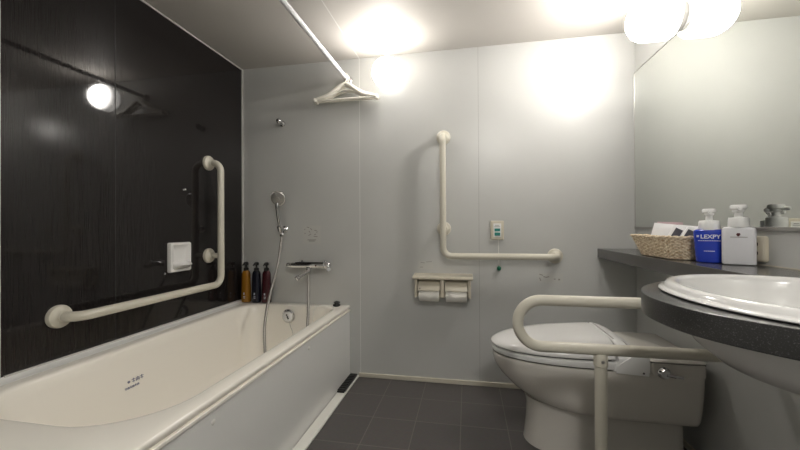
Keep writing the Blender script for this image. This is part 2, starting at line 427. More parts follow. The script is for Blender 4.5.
finish('foot_flange', lathe(bmesh.new(), [(.045, 0), (.045, .008), (.03, .014), (BR * 1.05, .02)], Matrix.Translation((.458, 1.36, 0.001)), 24), M['bar'], gu)

# ------------------------------------------------------------------ soap dish
sd = thing('soap_dish', (XL, 1.715, .755), 'square white ceramic soap dish on the dark wall behind grab bar', 'soap dish')
bm = bmesh.new()
def yz(loop, x): return [Vector((x, p.x, p.y)) for p in loop]
def sl(off, r): return rrect(1.640 + off, 1.790 - off, .757 + off, .920 - off, max(.004, r - off * .5), 0, 6, 3)
loft(bm, [yz(sl(0, .010), XL + .001), yz(sl(0, .010), XL + .012), yz(sl(.004, .010), XL + .020), yz(sl(.012, .012), XL + .022), yz(sl(.018, .014), XL + .019),
          yz(sl(.028, .02), XL + .010), yz(sl(.045, .02), XL + .006)])
finish('dish_plate', bm, M['ceramic'], sd)
bm = bmesh.new()
# projecting scoop lip
loops = []
for j in range(9):
    a = j / 8
    yy = 1.655 + .122 * a; s = math.sin(PI * a) ** .5
    loops.append([Vector((XL + .012, yy, .815)), Vector((XL + .022 + .034 * s, yy, .802 + .004 * s)), Vector((XL + .025 + .040 * s, yy, .796)), Vector((XL + .020 + .022 * s, yy, .780)), Vector((XL + .012, yy, .772))])
loft(bm, loops)
finish('scoop_lip', bm, M['ceramic'], sd, angle=60)
# small pale chip on the dark wall
ch = finish('wall_hook', lathe(bmesh.new(), [(.004, 0), (.0045, .012), (.0055, .014), (.003, .016), (0, .016)], axis_m((XL + .0003, 1.752, 1.215), (1, 0.1, .2)), 12), M['plastic'])
tag(ch, 'tiny white hook on the dark wall above the soap dish', 'hook')

# ------------------------------------------------------------------ shower set
hd = thing('shower_hook', (-1.262, YB, 1.722), 'small chrome shower holder high on the white wall', 'shower hook')
finish('wall_plate', lathe(bmesh.new(), [(.020, 0), (.020, .006), (.012, .012), (.010, .03)], axis_m((-1.262, YB - .0005, 1.722), (0, -1, 0)), 24), M['chrome'], hd)
bm = bmesh.new(); lathe(bm, [(.013, 0), (.018, .004), (.018, .022), (.011, .032), (.011, .012), (.0, .010)], axis_m((-1.264, YB - .034, 1.722), (-.1, -1, .35)), 24)
finish('holder_cup', bm, M['chrome'], hd)

sh = thing('shower_holder', (-1.255, YB, .985), 'chrome wall holder gripping the hand shower', 'shower holder')
finish('wall_plate', lathe(bmesh.new(), [(.024, 0), (.024, .006), (.014, .012), (.012, .03)], axis_m((-1.25, YB - .0005, .985), (0, -1, 0)), 24), M['chrome'], sh)
finish('holder_cup', lathe(bmesh.new(), [(.016, -.02), (.02, -.012), (.021, .018), (.017, .024)], axis_m((-1.256, YB - .052, .99), (0, -.35, 1)), 24), M['chrome'], sh)

hs = thing('hand_shower', (-1.257, YB - .07, 1.0), 'chrome hand shower with round grey face on wall holder', 'hand shower')
bm = bmesh.new()
tube(bm, spline([(-1.252, YB - .040, .965), (-1.257, YB - .058, 1.02), (-1.258, YB - .078, 1.09), (-1.256, YB - .088, 1.15), (-1.254, YB - .080, 1.185)], 6),
     [.011] * 8 + [.0125] * 8 + [.014] * 9, 16)
finish('handle', bm, M['chrome'], hs)
fd = Vector((.22, -1, -.30)).normalized()
hc = Vector((-1.250, YB - .088, 1.195))
finish('head', lathe(bmesh.new(), [(.010, -.028), (.03, -.024), (.047, -.010), (.052, 0), (.052, .010), (.049, .014)], axis_m(hc, fd), 32), M['chrome'], hs)
fp = finish('spray_face', lathe(bmesh.new(), [(.046, 0), (.046, .004), (.042, .006), (.014, .006), (.012, .008), (0, .008)], axis_m(hc + fd * .013, fd), 32), M['steel'], hs)
ring = bmesh.new()
q = axis_m(hc + fd * .0185, fd)
for rr, n in ((.018, 8), (.027, 12), (.036, 18)):
    for k in range(n):
        a = 2 * PI * k / n
        lathe(ring, [(.0018, 0), (.0014, .002), (0, .002)], q @ Matrix.Translation((rr * math.cos(a), rr * math.sin(a), 0)), 6)
finish('nozzle_ring', ring, M['black'], fp)

ho = thing('shower_hose', (-1.1, 1.95, .13), 'grey metal shower hose hanging in a loop into bathtub', 'hose')
pts = spline([(-1.252, YB - .04, .955), (-1.252, 2.235, .88), (-1.254, 2.195, .74), (-1.268, 2.13, .57), (-1.256, 2.05, .42), (-1.231, 2.0, .29), (-1.19, 1.96, .18), (-1.12, 1.95, .125),
              (-1.06, 1.98, .17), (-.990, 2.05, .30), (-.992, 2.10, .42), (-1.012, 2.15, .55), (-1.030, 2.19, .65), (-1.036, 2.205, .705)], 14)
bm = bmesh.new(); tube(bm, pts, [.0085 + .0007 * (i % 2) for i in range(len(pts))], 12)
finish('hose_tube', bm, M['hose'], ho)
for p, d in ((pts[-1], (0, 0.1, 1)), (pts[0], (0, .3, 1))):
    finish('hose_nut', lathe(bmesh.new(), [(.0115, -.02), (.0125, -.016), (.0125, .004), (.010, .008)], axis_m(p, d), 6), M['chrome'], ho)

mx = thing('bath_mixer', (-1.03, YB, .745), 'chrome thermostatic bath mixer with two knobs on white wall', 'faucet')
my = YB - .075; mz = .745
bm = bmesh.new(); lathe(bm, [(.012, -.125), (.020, -.122), (.021, 0), (.021, .105), (.019, .11)], axis_m((-1.035, my, mz), (1, 0, 0)), 28)
finish('mixer_body', bm, M['chrome'], mx)
for x in (-1.12, -.95):
    finish('wall_leg', lathe(bmesh.new(), [(.026, 0), (.026, .006), (.014, .010), (.013, .07)], axis_m((x, YB - .0005, mz), (0, -1, 0)), 20), M['chrome'], mx)
def knob(x, d, r=.022):
    k = finish('knob', lathe(bmesh.new(), [(r * .8, 0), (r, .004), (r, .03), (r * .85, .036), (0, .038)], axis_m((x, my, mz), (d, 0, 0)), 12), M['chrome'], mx)
    return k
k1 = knob(-1.158, -1, .018); k2 = knob(-.924, 1, .025)
bm = bmesh.new(); tube(bm, [(-.908, my, mz - .01), (-.893, my - .022, mz - .022), (-.878, my - .05, mz - .018)], [.011, .012, .013], 12)
finish('lever', bm, M['chrome'], k2)
finish('top_plate', B(-1.13, -.93, my - .018, my + .018, mz + .018, mz + .0225), M['black'], mx, smooth=False, bevel=.002)
finish('temperature_mark', B(-.985, -.975, my - .022, my - .0205, mz - .004, mz + .006), M['darkred'], mx, smooth=False)
finish('diverter', lathe(bmesh.new(), [(.016, 0), (.017, .010), (.014, .030), (.012, .045)], axis_m((-1.036, 2.208, mz - .012), (0, 0, -1)), 20), M['chrome'], mx)
bm = bmesh.new(); tube(bm, [(-1.036, 2.205, mz - .034), (-1.055, 2.18, mz - .052), (-1.08, 2.15, mz - .072)], [.013, .012, .014], 14)
sp = finish('spout', bm, M['chrome'], mx)
finish('spout_tip', lathe(bmesh.new(), [(.014, 0), (.018, .004), (.018, .020), (.012, .024)], axis_m((-1.078, 2.152, mz - .070), (-.5, -.6, -.55)), 16), M['chrome'], sp)

# ------------------------------------------------------------------ shampoo bottles
def shampoo(x, m, label, tilt):
    t = thing('shampoo_bottle', (x, 2.256, RZ + .003), label, 'bottle', 'pump bottles on the bathtub corner')
    z = RZ + .003
    bm = bmesh.new()
    def lp(w, d, zz): return [Vector((x + w * (1 if abs(math.cos(a)) < 1e-9 else 1) * math.copysign(abs(math.cos(a)) ** .7, math.cos(a)), 2.254 + d * math.copysign(abs(math.sin(a)) ** .7, math.sin(a)), z + zz)) for a in [2 * PI * i / 28 for i in range(28)]]
    loft(bm, [lp(.027, .020, 0), lp(.031, .023, .004), lp(.032, .024, .04), lp(.031, .023, .09), lp(.029, .022, .15), lp(.028, .021, .195), lp(.024, .019, .212), lp(.015, .014, .222)])
    finish('body', bm, m, t)
    finish('collar', lathe(bmesh.new(), [(.016, .218), (.017, .222), (.017, .238), (.010, .242), (.006, .244), (.006, .262)], Matrix.Translation((x, 2.254, z)), 20), M['black'], t)
    bm = bmesh.new()
    lathe(bm, [(.014, .258), (.017, .262), (.016, .276), (.008, .281), (0, .281)], Matrix.Translation((x, 2.254, z)), 20)
    tube(bm, [(x, 2.25, z + .270), (x + .004, 2.225, z + .270), (x + .006, 2.208, z + .262)], [.008, .007, .005], 10)
    finish('pump_head', bm, M['black'], t)
    bm = bmesh.new()
    strokes(bm, (x, 2.2295, z + .062), (1, 0, 0), (0, 0, 1), [(-.004, -.006, -.004, .006), (.001, -.006, .001, .006), (-.006, -.02, .006, -.02), (-.005, -.03, .005, -.03)], .0035)
    finish('label_mark', bm, M['whiteink'], t, smooth=False)
shampoo(-1.527, M['amber'], 'amber pump bottle in the corner, leftmost of three on the bathtub', 0)
shampoo(-1.447, M['navy'], 'black navy pump bottle between the amber and the burgundy bottles', 0)
shampoo(-1.370, M['burgundy'], 'dark burgundy pump bottle nearest the shower hose', 0)

# ------------------------------------------------------------------ stickers on the back wall
def sticker(x0, x1, z0, z1, label, segs, w):
    t = finish('sticker', B(x0, x1, YB - .0006, YB - .0001, z0, z1), M['sticker'], smooth=False)
    tag(t, label, 'sticker')
    bm = bmesh.new(); strokes(bm, (x0, YB - .0007, z0), (1, 0, 0), (0, 0, 1), segs, w, .0004)
    finish('print', bm, M['label'], t, smooth=False)
sticker(-1.115, -.985, .882, 1.01, 'clear instruction sticker above the bath mixer', [(.030, .118, .045, .115), (.055, .108, .066, .10), (.045, .090, .052, .082), (.058, .070, .042, .060), (.085, .096, .100, .094), (.104, .088, .102, .080), (.08, .055, .105, .052), (.085, .066, .095, .070), (.035, .03, .095, .03), (.045, .022, .085, .022), (.012, .10, .016, .105), (.012, .075, .018, .075)], .0055)
sticker(-.312, -.218, .725, .775, 'clear sticker above the left toilet roll', [(.015, .042, .04, .040), (.05, .046, .085, .048), (.012, .012, .028, .012)], .004)
sticker(.42, .565, .655, .712, 'clear sticker on white wall below the bar end', [(.012, .050, .030, .044), (.035, .036, .050, .032), (.05, .032, .065, .036), (.012, .028, .018, .012), (.095, .022, .102, .022), (.12, .018, .127, .018), (.12, .022, .127, .022)], .0065)

# ------------------------------------------------------------------ toilet paper holder
tp = thing('toilet_paper_holder', (-.15, YB, .58), 'cream double toilet paper holder on white wall below grab bar', 'paper holder')
X0, X1 = -.325, .020
bm = bmesh.new()
ply = [(YB - .001, .700), (YB - .105, .692), (YB - .108, .686), (YB - .108, .676), (YB - .104, .672), (YB - .001, .676)]
loft(bm, [[(X0 - .012, y, z) for y, z in ply], [(X1 + .012, y, z) for y, z in ply]])
finish('top_shelf', bm, M['cream'], tp, bevel=.002)
finish('back_plate', B(X0, X1, YB - .008, YB - .001, .57, .675), M['cream'], tp, smooth=False)
for xa, xb in ((X0, X0 + .018), (-.1655, -.1395), (X1 - .018, X1)):
    finish('side_arm', B(xa, xb, YB - .098, YB - .006, .560, .673), M['cream'], tp, smooth=False, bevel=.004)
rolls = []
for i, (xa, xb) in enumerate(((X0 + .022, -.169), (-.136, X1 - .022))):
    bm = bmesh.new()
    pf = [(YB - .030, .668), (YB - .072, .655), (YB - .098, .628), (YB - .1045, .604), (YB - .1015, .602), (YB - .094, .624), (YB - .068, .648), (YB - .030, .660)]
    loft(bm, [[(xa, y, z) for y, z in pf], [(xb, y, z) for y, z in pf]])
    fl = finish('cover_flap', bm, M['cream'], tp, angle=50)
    finish('spindle', lathe(bmesh.new(), [(.010, xa - .004), (.010, xb + .004)], Matrix.Translation((0, YB - .056, .5735)) @ Matrix.Rotation(PI / 2, 4, 'Y'), 12), M['cream'], tp)
    if i == 0:
        finish('flap_mark', lathe(bmesh.new(), [(.004, 0), (.004, .001), (0, .001)], axis_m((xa + .012, YB - .1015, .617), (0, -1, .2)), 10), M['black'], fl)
    r = thing('toilet_roll', ((xa + xb) / 2, YB - .052, .587), ['white toilet roll with folded point, left one in holder', 'white toilet roll with folded point, right one in holder'][i], 'toilet roll', 'toilet rolls in the double holder')
    bm = bmesh.new()
    c = Vector((0, YB - .056, .5735)); R = .0445
    loft(bm, [[(x, c.y + rr * math.cos(2 * PI * k / 32), c.z + rr * math.sin(2 * PI * k / 32)) for k in range(32)] for x, rr in ((xa + .004, .014), (xa + .004, R - .002), (xa + .006, R), (xb - .006, R), (xb - .004, R - .002), (xb - .004, .014), (xa + .004, .014))], False, False)
    finish('paper', bm, M['paper'], r)
    # folded pointed sheet
    mxx = (xa + xb) / 2
    bm = bmesh.new()
    a = [(xa + .008, .612), (xb - .008, .612), (mxx + .004, .570)]
    def on(x, z, off):
        dz = max(-1, min(1, (z - c.z) / (R + off))); return Vector((x, c.y - (R + off) * math.cos(math.asin(dz)), z))
    rows = []
    for j in range(9):
        t = j / 8; z = .600 - .045 * t
        l_, r_ = xa + .008 + (mxx + .002 - xa - .008) * t, xb - .008 - (xb - .008 - mxx - .006) * t
        rows.append([on(l_, z, .0012), on(r_, z, .0012), on(r_, z, .0012 + .005 * t), on(l_, z, .0012 + .005 * t)])
    loft(bm, rows); finish('folded_tip', bm, M['paper'], r)

# ------------------------------------------------------------------ emergency call button
cb = thing('call_button', (.183, YB, .975), 'cream emergency call plate with teal buttons on white wall', 'call button')
bm = bmesh.new()
def xz(loop, y): return [Vector((p.x, y, p.y)) for p in loop]
def cl_(off): return rrect(.143 + off, .223 - off, .915 + off, 1.033 - off, .006, 0, 5, 2)
loft(bm, [xz(cl_(0), YB - .0005), xz(cl_(0), YB - .010), xz(cl_(.003), YB - .014), xz(cl_(.012), YB - .015)])
finish('plate', bm, M['cream'], cb)
ip = finish('inner_panel', B(.160, .206, YB - .0175, YB - .0145, .932, 1.016), M['plastic'], cb, smooth=False, bevel=.001)
for z0, z1 in ((.968, .985), (.940, .960)):
    finish('button', B(.166, .200, YB - .021, YB - .017, z0, z1), M['teal'], ip, smooth=False, bevel=.002)
bm = bmesh.new(); strokes(bm, (.166, YB - .0178, .992), (1, 0, 0), (0, 0, 1), [(0, .004, .032, .004), (.004, .013, .028, .013)], .0035, .0004)
finish('printed_mark', bm, M['label'], ip, smooth=False)
bm = bmesh.new(); tube(bm, [(.188, YB - .012, .917), (.192, YB - .012, .75)], .0016, 8); pc = finish('pull_cord', bm, M['kerbwhite'], cb)
finish('cord_ball', lathe(bmesh.new(), [(0, -.014), (.009, -.012), (.0135, -.002), (.0125, .008), (.006, .014), (0, .015)], Matrix.Translation((.192, YB - .0145, .738)), 20), M['green'], pc)

# ------------------------------------------------------------------ globe wall lamps
def lamp(p, d, label, L=.20):
    t = thing('wall_lamp', p, label, 'wall lamp', 'globe lamps on the white walls')
    finish('base', lathe(bmesh.new(), [(.060, 0.0), (.062, .006), (.062, .030), (.058, .032)], axis_m(p, d), 40), M['steel'] if 0 else M['trim'], t)
    pr = [(.058, .030), (.084, .032), (.093, .045), (.0955, .07)]
    c = L - .095
    pr += [(.0955 * math.cos(a), c + .095 * math.sin(a)) for a in [PI / 2 * k / 12 for k in range(13)]]
    pr[-1] = (0, L)
    finish('glass_globe', lathe(bmesh.new(), pr, axis_m(p, d), 48), M['globe_back' if d[1] else 'globe_right'], t)
lamp((-.494, YB - .001, 1.978), (0, -1, 0), 'glowing opal globe lamp on back wall right of the hangers', .18)
lamp((XR - .001, 1.83, 1.951), (-1, 0, 0), 'glowing opal globe lamp on right wall above the mirror', .225)

cl3 = thing('ceiling_lamp', (.30, -.2, H), 'round flush opal lamp on the ceiling by the entrance', 'ceiling lamp')
finish('base', lathe(bmesh.new(), [(.16, 0.0), (.16, .018), (.15, .022)], axis_m((.30, -.2, H - .0005), (0, 0, -1)), 40), M['trim'], cl3)
finish('diffuser', lathe(bmesh.new(), [(.15, .020), (.149, .032), (.135, .048), (.10, .058), (.05, .062), (0, .063)], axis_m((.30, -.2, H), (0, 0, -1)), 40), M['diffuser'], cl3)

# ------------------------------------------------------------------ pole and hangers
PX, PZ, PR = -.781, 1.985, .0135
rod = thing('clothes_pole', (PX, YB, PZ), 'white clothes pole running overhead below the ceiling', 'clothes pole')
bm = bmesh.new(); tube(bm, [(PX, YN + .002, PZ), (PX, YB - .012, PZ)], PR, 20); finish('pole', bm, M['polewhite'], rod)
finish('end_bracket', lathe(bmesh.new(), [(.027, 0), (.027, .004), (.019, .012), (.018, .026)], axis_m((PX, YB - .0005, PZ), (0, -1, 0)), 24), M['chrome'], rod)
finish('end_bracket', lathe(bmesh.new(), [(.027, 0), (.027, .004), (.019, .012), (.018, .026)], axis_m((PX, YN + .0005, PZ), (0, 1, 0)), 24), M['chrome'], rod)
def hanger(y, dx, rz, label):
    t = thing('clothes_hanger', (PX, y, PZ), label, 'hanger', 'hangers on the overhead pole')
    top = .0155
    bm = bmesh.new()
    hk = [(PX + .018 * math.cos(a), y, PZ + .0 + .018 * math.sin(a) + .0015) for a in [math.radians(200 - 22 * k) for k in range(11)]]
    hk += [(PX + .004, y, PZ - .036), (PX, y, PZ - .052)]
    tube(bm, spline(hk, 3), .0042, 10); finish('hook', bm, M['hanger'], t)
    bm = bmesh.new()
    for s in (-1, 1):
        pts = spline([(PX, y, PZ - .045), (PX + s * .03, y, PZ - .058), (PX + s * .07, y, PZ - .088), (PX + s * .115, y, PZ - .116), (PX + s * .165, y, PZ - .130), (PX + s * .208, y, PZ - .140)], 6)
        tube(bm, pts, [.011 + .005 * math.sin(PI * i / (len(pts) - 1)) for i in range(len(pts))], 12, flat=.9)
        lathe(bm, [(0, -.016), (.010, -.013), (.015, 0), (.010, .013), (0, .016)], Matrix.Translation((PX + s * .208, y, PZ - .143)), 16)
    finish('shoulders', bm, M['hanger'], t)
    bm = bmesh.new(); tube(bm, [(PX - .2, y, PZ - .146), (PX + .2, y, PZ - .146)], .0065, 10); finish('trouser_bar', bm, M['hanger'], t)
    # inner web
    bm = bmesh.new()
    tube(bm, spline([(PX - .10, y, PZ - .120), (PX - .05, y, PZ - .098), (PX, y, PZ - .088), (PX + .05, y, PZ - .098), (PX + .10, y, PZ - .120)], 6), .005, 10)
    finish('brace', bm, M['hanger'], t)
    from_z = Matrix.Translation((PX, y, 0)) @ Matrix.Rotation(rz, 4, 'Z') @ Matrix.Translation((-PX, -y, 0))
    t.matrix_basis = from_z @ t.matrix_basis
hanger(2.218, 0, .0, 'ivory plastic hanger, front one on the overhead pole')
hanger(2.250, 0, .0, 'ivory plastic hanger, back one nearest the wall')

# ------------------------------------------------------------------ mirror
mr = thing('mirror', (XR, 1.2, .985), 'large frameless wall mirror above the stone shelf', 'mirror')
finish('glass', B(XR - .006, XR - .001, YN + .05, YB - .006, .992, 1.885), M['mirror'], mr, smooth=False)
bm = bmesh.new(); box(bm, XR - .009, XR - .001, YN + .05, YB - .006, .980, .992)
finish('bottom_channel', bm, M['steel'], mr, smooth=False, bevel=.001)
finish('edge_strip', B(XR - .0085, XR - .001, YB - .006, YB - .0035, .980, 1.887), M['steel'], mr, smooth=False)
finish('edge_strip', B(XR - .0085, XR - .001, YN + .05, YB - .006, 1.885, 1.8875), M['steel'], mr, smooth=False)

# ------------------------------------------------------------------ shelf and counter
EC, ERX, ERY = (.700, .870), .245, .286
def ell(a, k=1.0, dx=0.0):
    e = 2 / 2.15
    c, s = math.cos(a), math.sin(a)
    return (EC[0] + (ERX * k + dx) * math.copysign(abs(c) ** e, c), EC[1] + (ERY * k + dx) * math.copysign(abs(s) ** e, s))
SX = .757
ka = .93
arc = [ell(math.radians(a), ka) for a in range(-90, 91, 3)]
arcR = [p for p in arc if p[0] > SX + .004]
shelf = thing('stone_shelf', (.86, 1.7, .81), 'long dark grey stone shelf on right wall below mirror', 'shelf')
pts2 = [(XR - .001, YB - .002), (SX, YB - .002), (SX, arcR[-1][1])] + arcR[::-1] + [(SX, arcR[0][1]), (SX, .25), (XR - .001, .25)]
bm = bmesh.new(); prism(bm, pts2, .809, .864)
finish('slab', bm, M['stonetop'], shelf, smooth=False, bevel=.002)
finish('wall_seal', B(XR - .005, XR - .001, .25, YB - .01, .8642, .868), M['kerb'], shelf, smooth=False)

ct = thing('vanity_counter', (.58, .87, .79), 'speckled black stone counter with rounded front around washbasin', 'counter')
cpts = spline([(SX - .002, 1.225, 0), (.66, 1.208, 0), (.56, 1.150, 0), (.475, 1.070, 0), (.425, .985, 0), (.402, .903, 0), (.403, .82, 0), (.420, .755, 0), (.452, .700, 0), (.505, .640, 0), (.58, .575, 0), (.67, .530, 0), (SX - .002, .515, 0)], 6)
outl = [(p.x, p.y) for p in cpts]
ell2 = [p for p in [ell(math.radians(a), ka) for a in range(90, 271, 4)]]
inn = [p for p in [ell(math.radians(a), ka) for a in range(60, 301, 3)] if p[0] < SX - .004]
inn = [(SX - .002, inn[0][1])] + inn + [(SX - .002, inn[-1][1])]
def resample(pts, n):
    L = [0]
    for p, q in zip(pts, pts[1:]): L.append(L[-1] + math.hypot(q[0] - p[0], q[1] - p[1]))
    out = []; k = 0
    for i in range(n):
        t = L[-1] * i / (n - 1)
        while k < len(L) - 2 and L[k + 1] < t: k += 1
        f = (t - L[k]) / max(1e-9, L[k + 1] - L[k])
        out.append((pts[k][0] + (pts[k + 1][0] - pts[k][0]) * f, pts[k][1] + (pts[k + 1][1] - pts[k][1]) * f))
    return out
NR = 80
oo, ii = resample(outl, NR), resample(inn, NR)
def off_in(p, q, d):
    L = math.hypot(q[0] - p[0], q[1] - p[1]); return (p[0] + (q[0] - p[0]) * d / L, p[1] + (q[1] - p[1]) * d / L)
bm = bmesh.new()
loft(bm, [[(*q, .791), (*off_in(p, q, .002), .791), (*p, .793), (*p, .837), (*off_in(p, q, .001), .8392), (*off_in(p, q, .003), .840), (*q, .840)] for p, q in zip(oo, ii)])
finish('slab', bm, M['stone'], ct, smooth=True, angle=30)

bs = thing('washbasin', (EC[0], EC[1], .70), 'white oval drop-in washbasin set in the speckled counter', 'washbasin')
bm = bmesh.new()
def el(k, z, n=96, d=0): return [Vector((*ell(2 * PI * i / n, k, d), z)) for i in range(n)]
loft(bm, [el(.95, .8405), el(1.0, .8412), el(1.02, .8435), el(1.02, .8455), el(1.005, .8475), el(.985, .8485), el(.975, .852), el(.965, .8575), el(.945, .8620), el(.915, .8635), el(.88, .862), el(.855, .857), el(.84, .848),
          el(.82, .83), el(.78, .79), el(.70, .75), el(.55, .715), el(.35, .70), el(.12, .695), el(.12, .675), el(.38, .68), el(.60, .695), el(.76, .73), el(.86, .775), el(.90, .81), el(.91, .8405)], False, False)
rows = None
finish('bowl', bm, M['ceramic'], bs, angle=80)
finish('drain', lathe(bmesh.new(), [(.032, .700), (.030, .7035), (.012, .7035), (.010, .698), (0, .698)], Matrix.Translation((EC[0], EC[1], 0)), 28), M['chrome'], bs)
# drain trap below basin
bm = bmesh.new(); tube(bm, fillet([(EC[0], EC[1], .678), (EC[0], EC[1], .50), (XR - .004, EC[1], .50)], .06, 8), .018, 16)
finish('waste_pipe', bm, M['chrome'], bs)

# ------------------------------------------------------------------ outlet plate behind the white bottle
op = thing('wall_socket', (XR, 1.395, .915), 'beige wall socket plate behind the square white bottle', 'socket')
bm = bmesh.new()
def yz2(off): return rrect(1.362 + off, 1.455 - off, .876 + off, .962 - off, .010, 0, 5, 2)
loft(bm, [yz(yz2(0), XR - .0005), yz(yz2(0), XR - .010), yz(yz2(.004), XR - .014), yz(yz2(.012), XR - .015)])
finish('plate', bm, M['cream'], op)
bm = bmesh.new()
for z in (.905, .935): box(bm, XR - .0158, XR - .0148, 1.385, 1.388, z - .005, z + .005)
finish('slot', bm, M['darkgap'], op, smooth=False)

# ------------------------------------------------------------------ pump bottles on the shelf
SZ = .8645
def pump(parent, x, y, z, zc0, capr, hr, d, m):
    """foam pump: wide cap, neck, flat head with nozzle"""
    finish('cap', lathe(bmesh.new(), [(capr, zc0), (capr * 1.03, zc0 + .003), (capr, zc0 + .030), (capr * .94, zc0 + .034), (hr * .55, zc0 + .036)], Matrix.Translation((x, y, z)), 32), m, parent)
    bm = bmesh.new()
    lathe(bm, [(hr * .55, zc0 + .034), (hr * .5, zc0 + .050), (hr * .72, zc0 + .056), (hr * .72, zc0 + .060), (hr, zc0 + .064), (hr * 1.02, zc0 + .072), (hr * .9, zc0 + .077), (0, zc0 + .078)], Matrix.Translation((x, y, z)), 28)
    dd = Vector(d).normalized()
    p = Vector((x, y, z + zc0 + .063))
    tube(bm, [p, p + dd * .022, p + dd * .036 + Vector((0, 0, -.001))], [.008, .0065, .0055], 10)
    finish('pump_head', bm, m, parent)
# blue bottle
bxx, byy = .863, 1.477
bb = thing('pump_bottle', (bxx, byy, SZ), 'cobalt blue pump bottle with white cap on stone shelf', 'bottle', 'foam pump bottles on the stone shelf')
bm = bmesh.new()
fdir = Vector((-bxx, -byy, 0)).normalized(); sdir = Vector((-fdir.y, fdir.x, 0))
def bl(w, d, zz, n=36):
    e = .75; out = []
    for i in range(n):
        a = 2 * PI * i / n; c, s = math.cos(a), math.sin(a)
        p = sdir * (w * math.copysign(abs(c) ** e, c)) + fdir * (d * math.copysign(abs(s) ** e, s))
        out.append(Vector((bxx + p.x, byy + p.y, SZ + zz)))
    return out
loft(bm, [bl(.034, .026, 0), bl(.038, .029, .003), bl(.040, .030, .03), bl(.0435, .031, .075), bl(.0455, .031, .108), bl(.0440, .030, .115), bl(.036, .026, .119), bl(.026, .022, .121)])
body = finish('body', bm, M['blue'], bb)
front = Vector((bxx, byy, 0)) + fdir * .0315
tu = -sdir if (-sdir).x > 0 else sdir
bm = text_bm('LEXPY', .0195, (front.x + tu.x * .003, front.y + tu.y * .003, SZ + .093), tu, (0, 0, 1), bold=.0004)
finish('lettering', bm, M['whiteink'], body, smooth=False)
bm = bmesh.new()
strokes(bm, (front.x, front.y, SZ + .093), tu, (0, 0, 1), [(-.034, 0, -.029, 0), (-.034, .004, -.029, .004)], .003)
strokes(bm, (front.x, front.y, SZ + .079), tu, (0, 0, 1), [(-.03 + i * .0062, 0, -.0262 + i * .0062, 0) for i in range(10)], .0022)
strokes(bm, (front.x, front.y, SZ + .042), tu, (0, 0, 1), [(-.014 + i * .005, 0, -.011 + i * .005, 0) for i in range(6)], .0024)
finish('small_print', bm, M['whiteink'], body, smooth=False)
pump(bb, bxx, byy, SZ, .117, .030, .020, (-.45, -1, 0), M['plastic'])
# white bottle
wx, wy = .9055, 1.400
wbt = thing('pump_bottle', (wx, wy, SZ), 'square white pump bottle with small dark emblem beside the blue bottle', 'bottle', 'foam pump bottles on the stone shelf')
rot = math.atan2(-fdir.x, fdir.y) * 0 + math.radians(-33)
def wl_(off, r, zz):
    c, s = math.cos(rot), math.sin(rot)
    return [Vector((wx + p.x * c - p.y * s, wy + p.x * s + p.y * c, SZ + zz)) for p in rrect(-.043 + off, .043 - off, -.027 + off, .027 - off, r, 0, 6, 2)]
bm = bmesh.new()
loft(bm, [wl_(.006, .010, 0), wl_(.001, .012, .003), wl_(0, .012, .01), wl_(0, .012, .117), wl_(.002, .012, .124), wl_(.008, .012, .128), wl_(.018, .008, .129)])
wbod = finish('body', bm, M['bottlewhite'], wbt)
wfd = Vector((math.sin(rot), -math.cos(rot), 0)); wtu = Vector((math.cos(rot), math.sin(rot), 0))
wf = Vector((wx, wy, 0)) + wfd * .0272
bm = bmesh.new()
strokes(bm, (wf.x, wf.y, SZ + .103), wtu, (0, 0, 1), [(-.004, 0, -.001, -.004), (.002, 0, -.001, -.004), (-.003, .002, .002, .002)], .005)
finish('emblem', bm, M['darkred'], wbod, smooth=False)
bm = bmesh.new()
strokes(bm, (wf.x, wf.y, SZ + .094), wtu, (0, 0, 1), [(-.020 + i * .0042, 0, -.0172 + i * .0042, 0) for i in range(10)], .0022)
finish('small_print', bm, M['label'], wbod, smooth=False)
pump(wbt, wx, wy, SZ, .126, .0275, .022, (-.5, -1, 0), M['plastic'])

# ------------------------------------------------------------------ basket with amenity packets
bk = thing('basket', (.858, 1.665, SZ), 'pale wicker basket of packets on the stone shelf', 'basket')
by0, by1, bx0, bx1 = 1.555, 1.835, .786, .922
def bloop(t, off=0, z=None, k=8, m=8):
    f = .024 * t + off
    return rrect(bx0 - f, bx1 + min(f, .022), by0 - f * 1.0, by1 + f * 1.9, .045, (SZ + .002 + .083 * t) if z is None else z, k, m)
N = len(bloop(0))
bm = bmesh.new()
for ri in range(13):
    t = (ri + .5) / 13
    base = bloop(t); pts = []
    nn = len(base)
    for i, p in enumerate(base):
        a, b = base[i - 1], base[(i + 1) % nn]
        nrm = Vector((b.y - a.y, a.x - b.x, 0)).normalized()
        pts.append(p + nrm * (.0022 * (1 if (i + ri) % 2 else -1)))
    pts.append(pts[0]); pts.append(pts[1])
    tube(bm, pts, .0038, 6, caps=False)
finish('weave', bm, M['wicker'], bk)
bm = bmesh.new()
l0 = bloop(0); l1 = bloop(1)
for i in range(0, N, 2):
    tube(bm, [l0[i], l1[i]], .0024, 6)
finish('stake', bm, M['wicker'], bk)
bm = bmesh.new()
lp = bloop(1.0, .001, SZ + .088); 
for ph in (0, 1):
    pts = []
    for i, p in enumerate(lp):
        a = i * 1.3 + ph * PI
        q = lp[(i + 1) % N] - lp[i - 1]; nrm = Vector((q.y, -q.x, 0)).normalized()
        pts.append(p + nrm * .0035 * math.cos(a) + Vector((0, 0, .003 * math.sin(a))))
    pts.append(pts[0]); tube(bm, pts, .0045, 6, caps=False)
finish('braided_rim', bm, M['wicker'], bk)
bm = bmesh.new(); lb = bloop(0, 0, SZ + .001)
loft(bm, [lb, bloop(0, 0, SZ + .005)]); finish('base', bm, M['wicker'], bk)
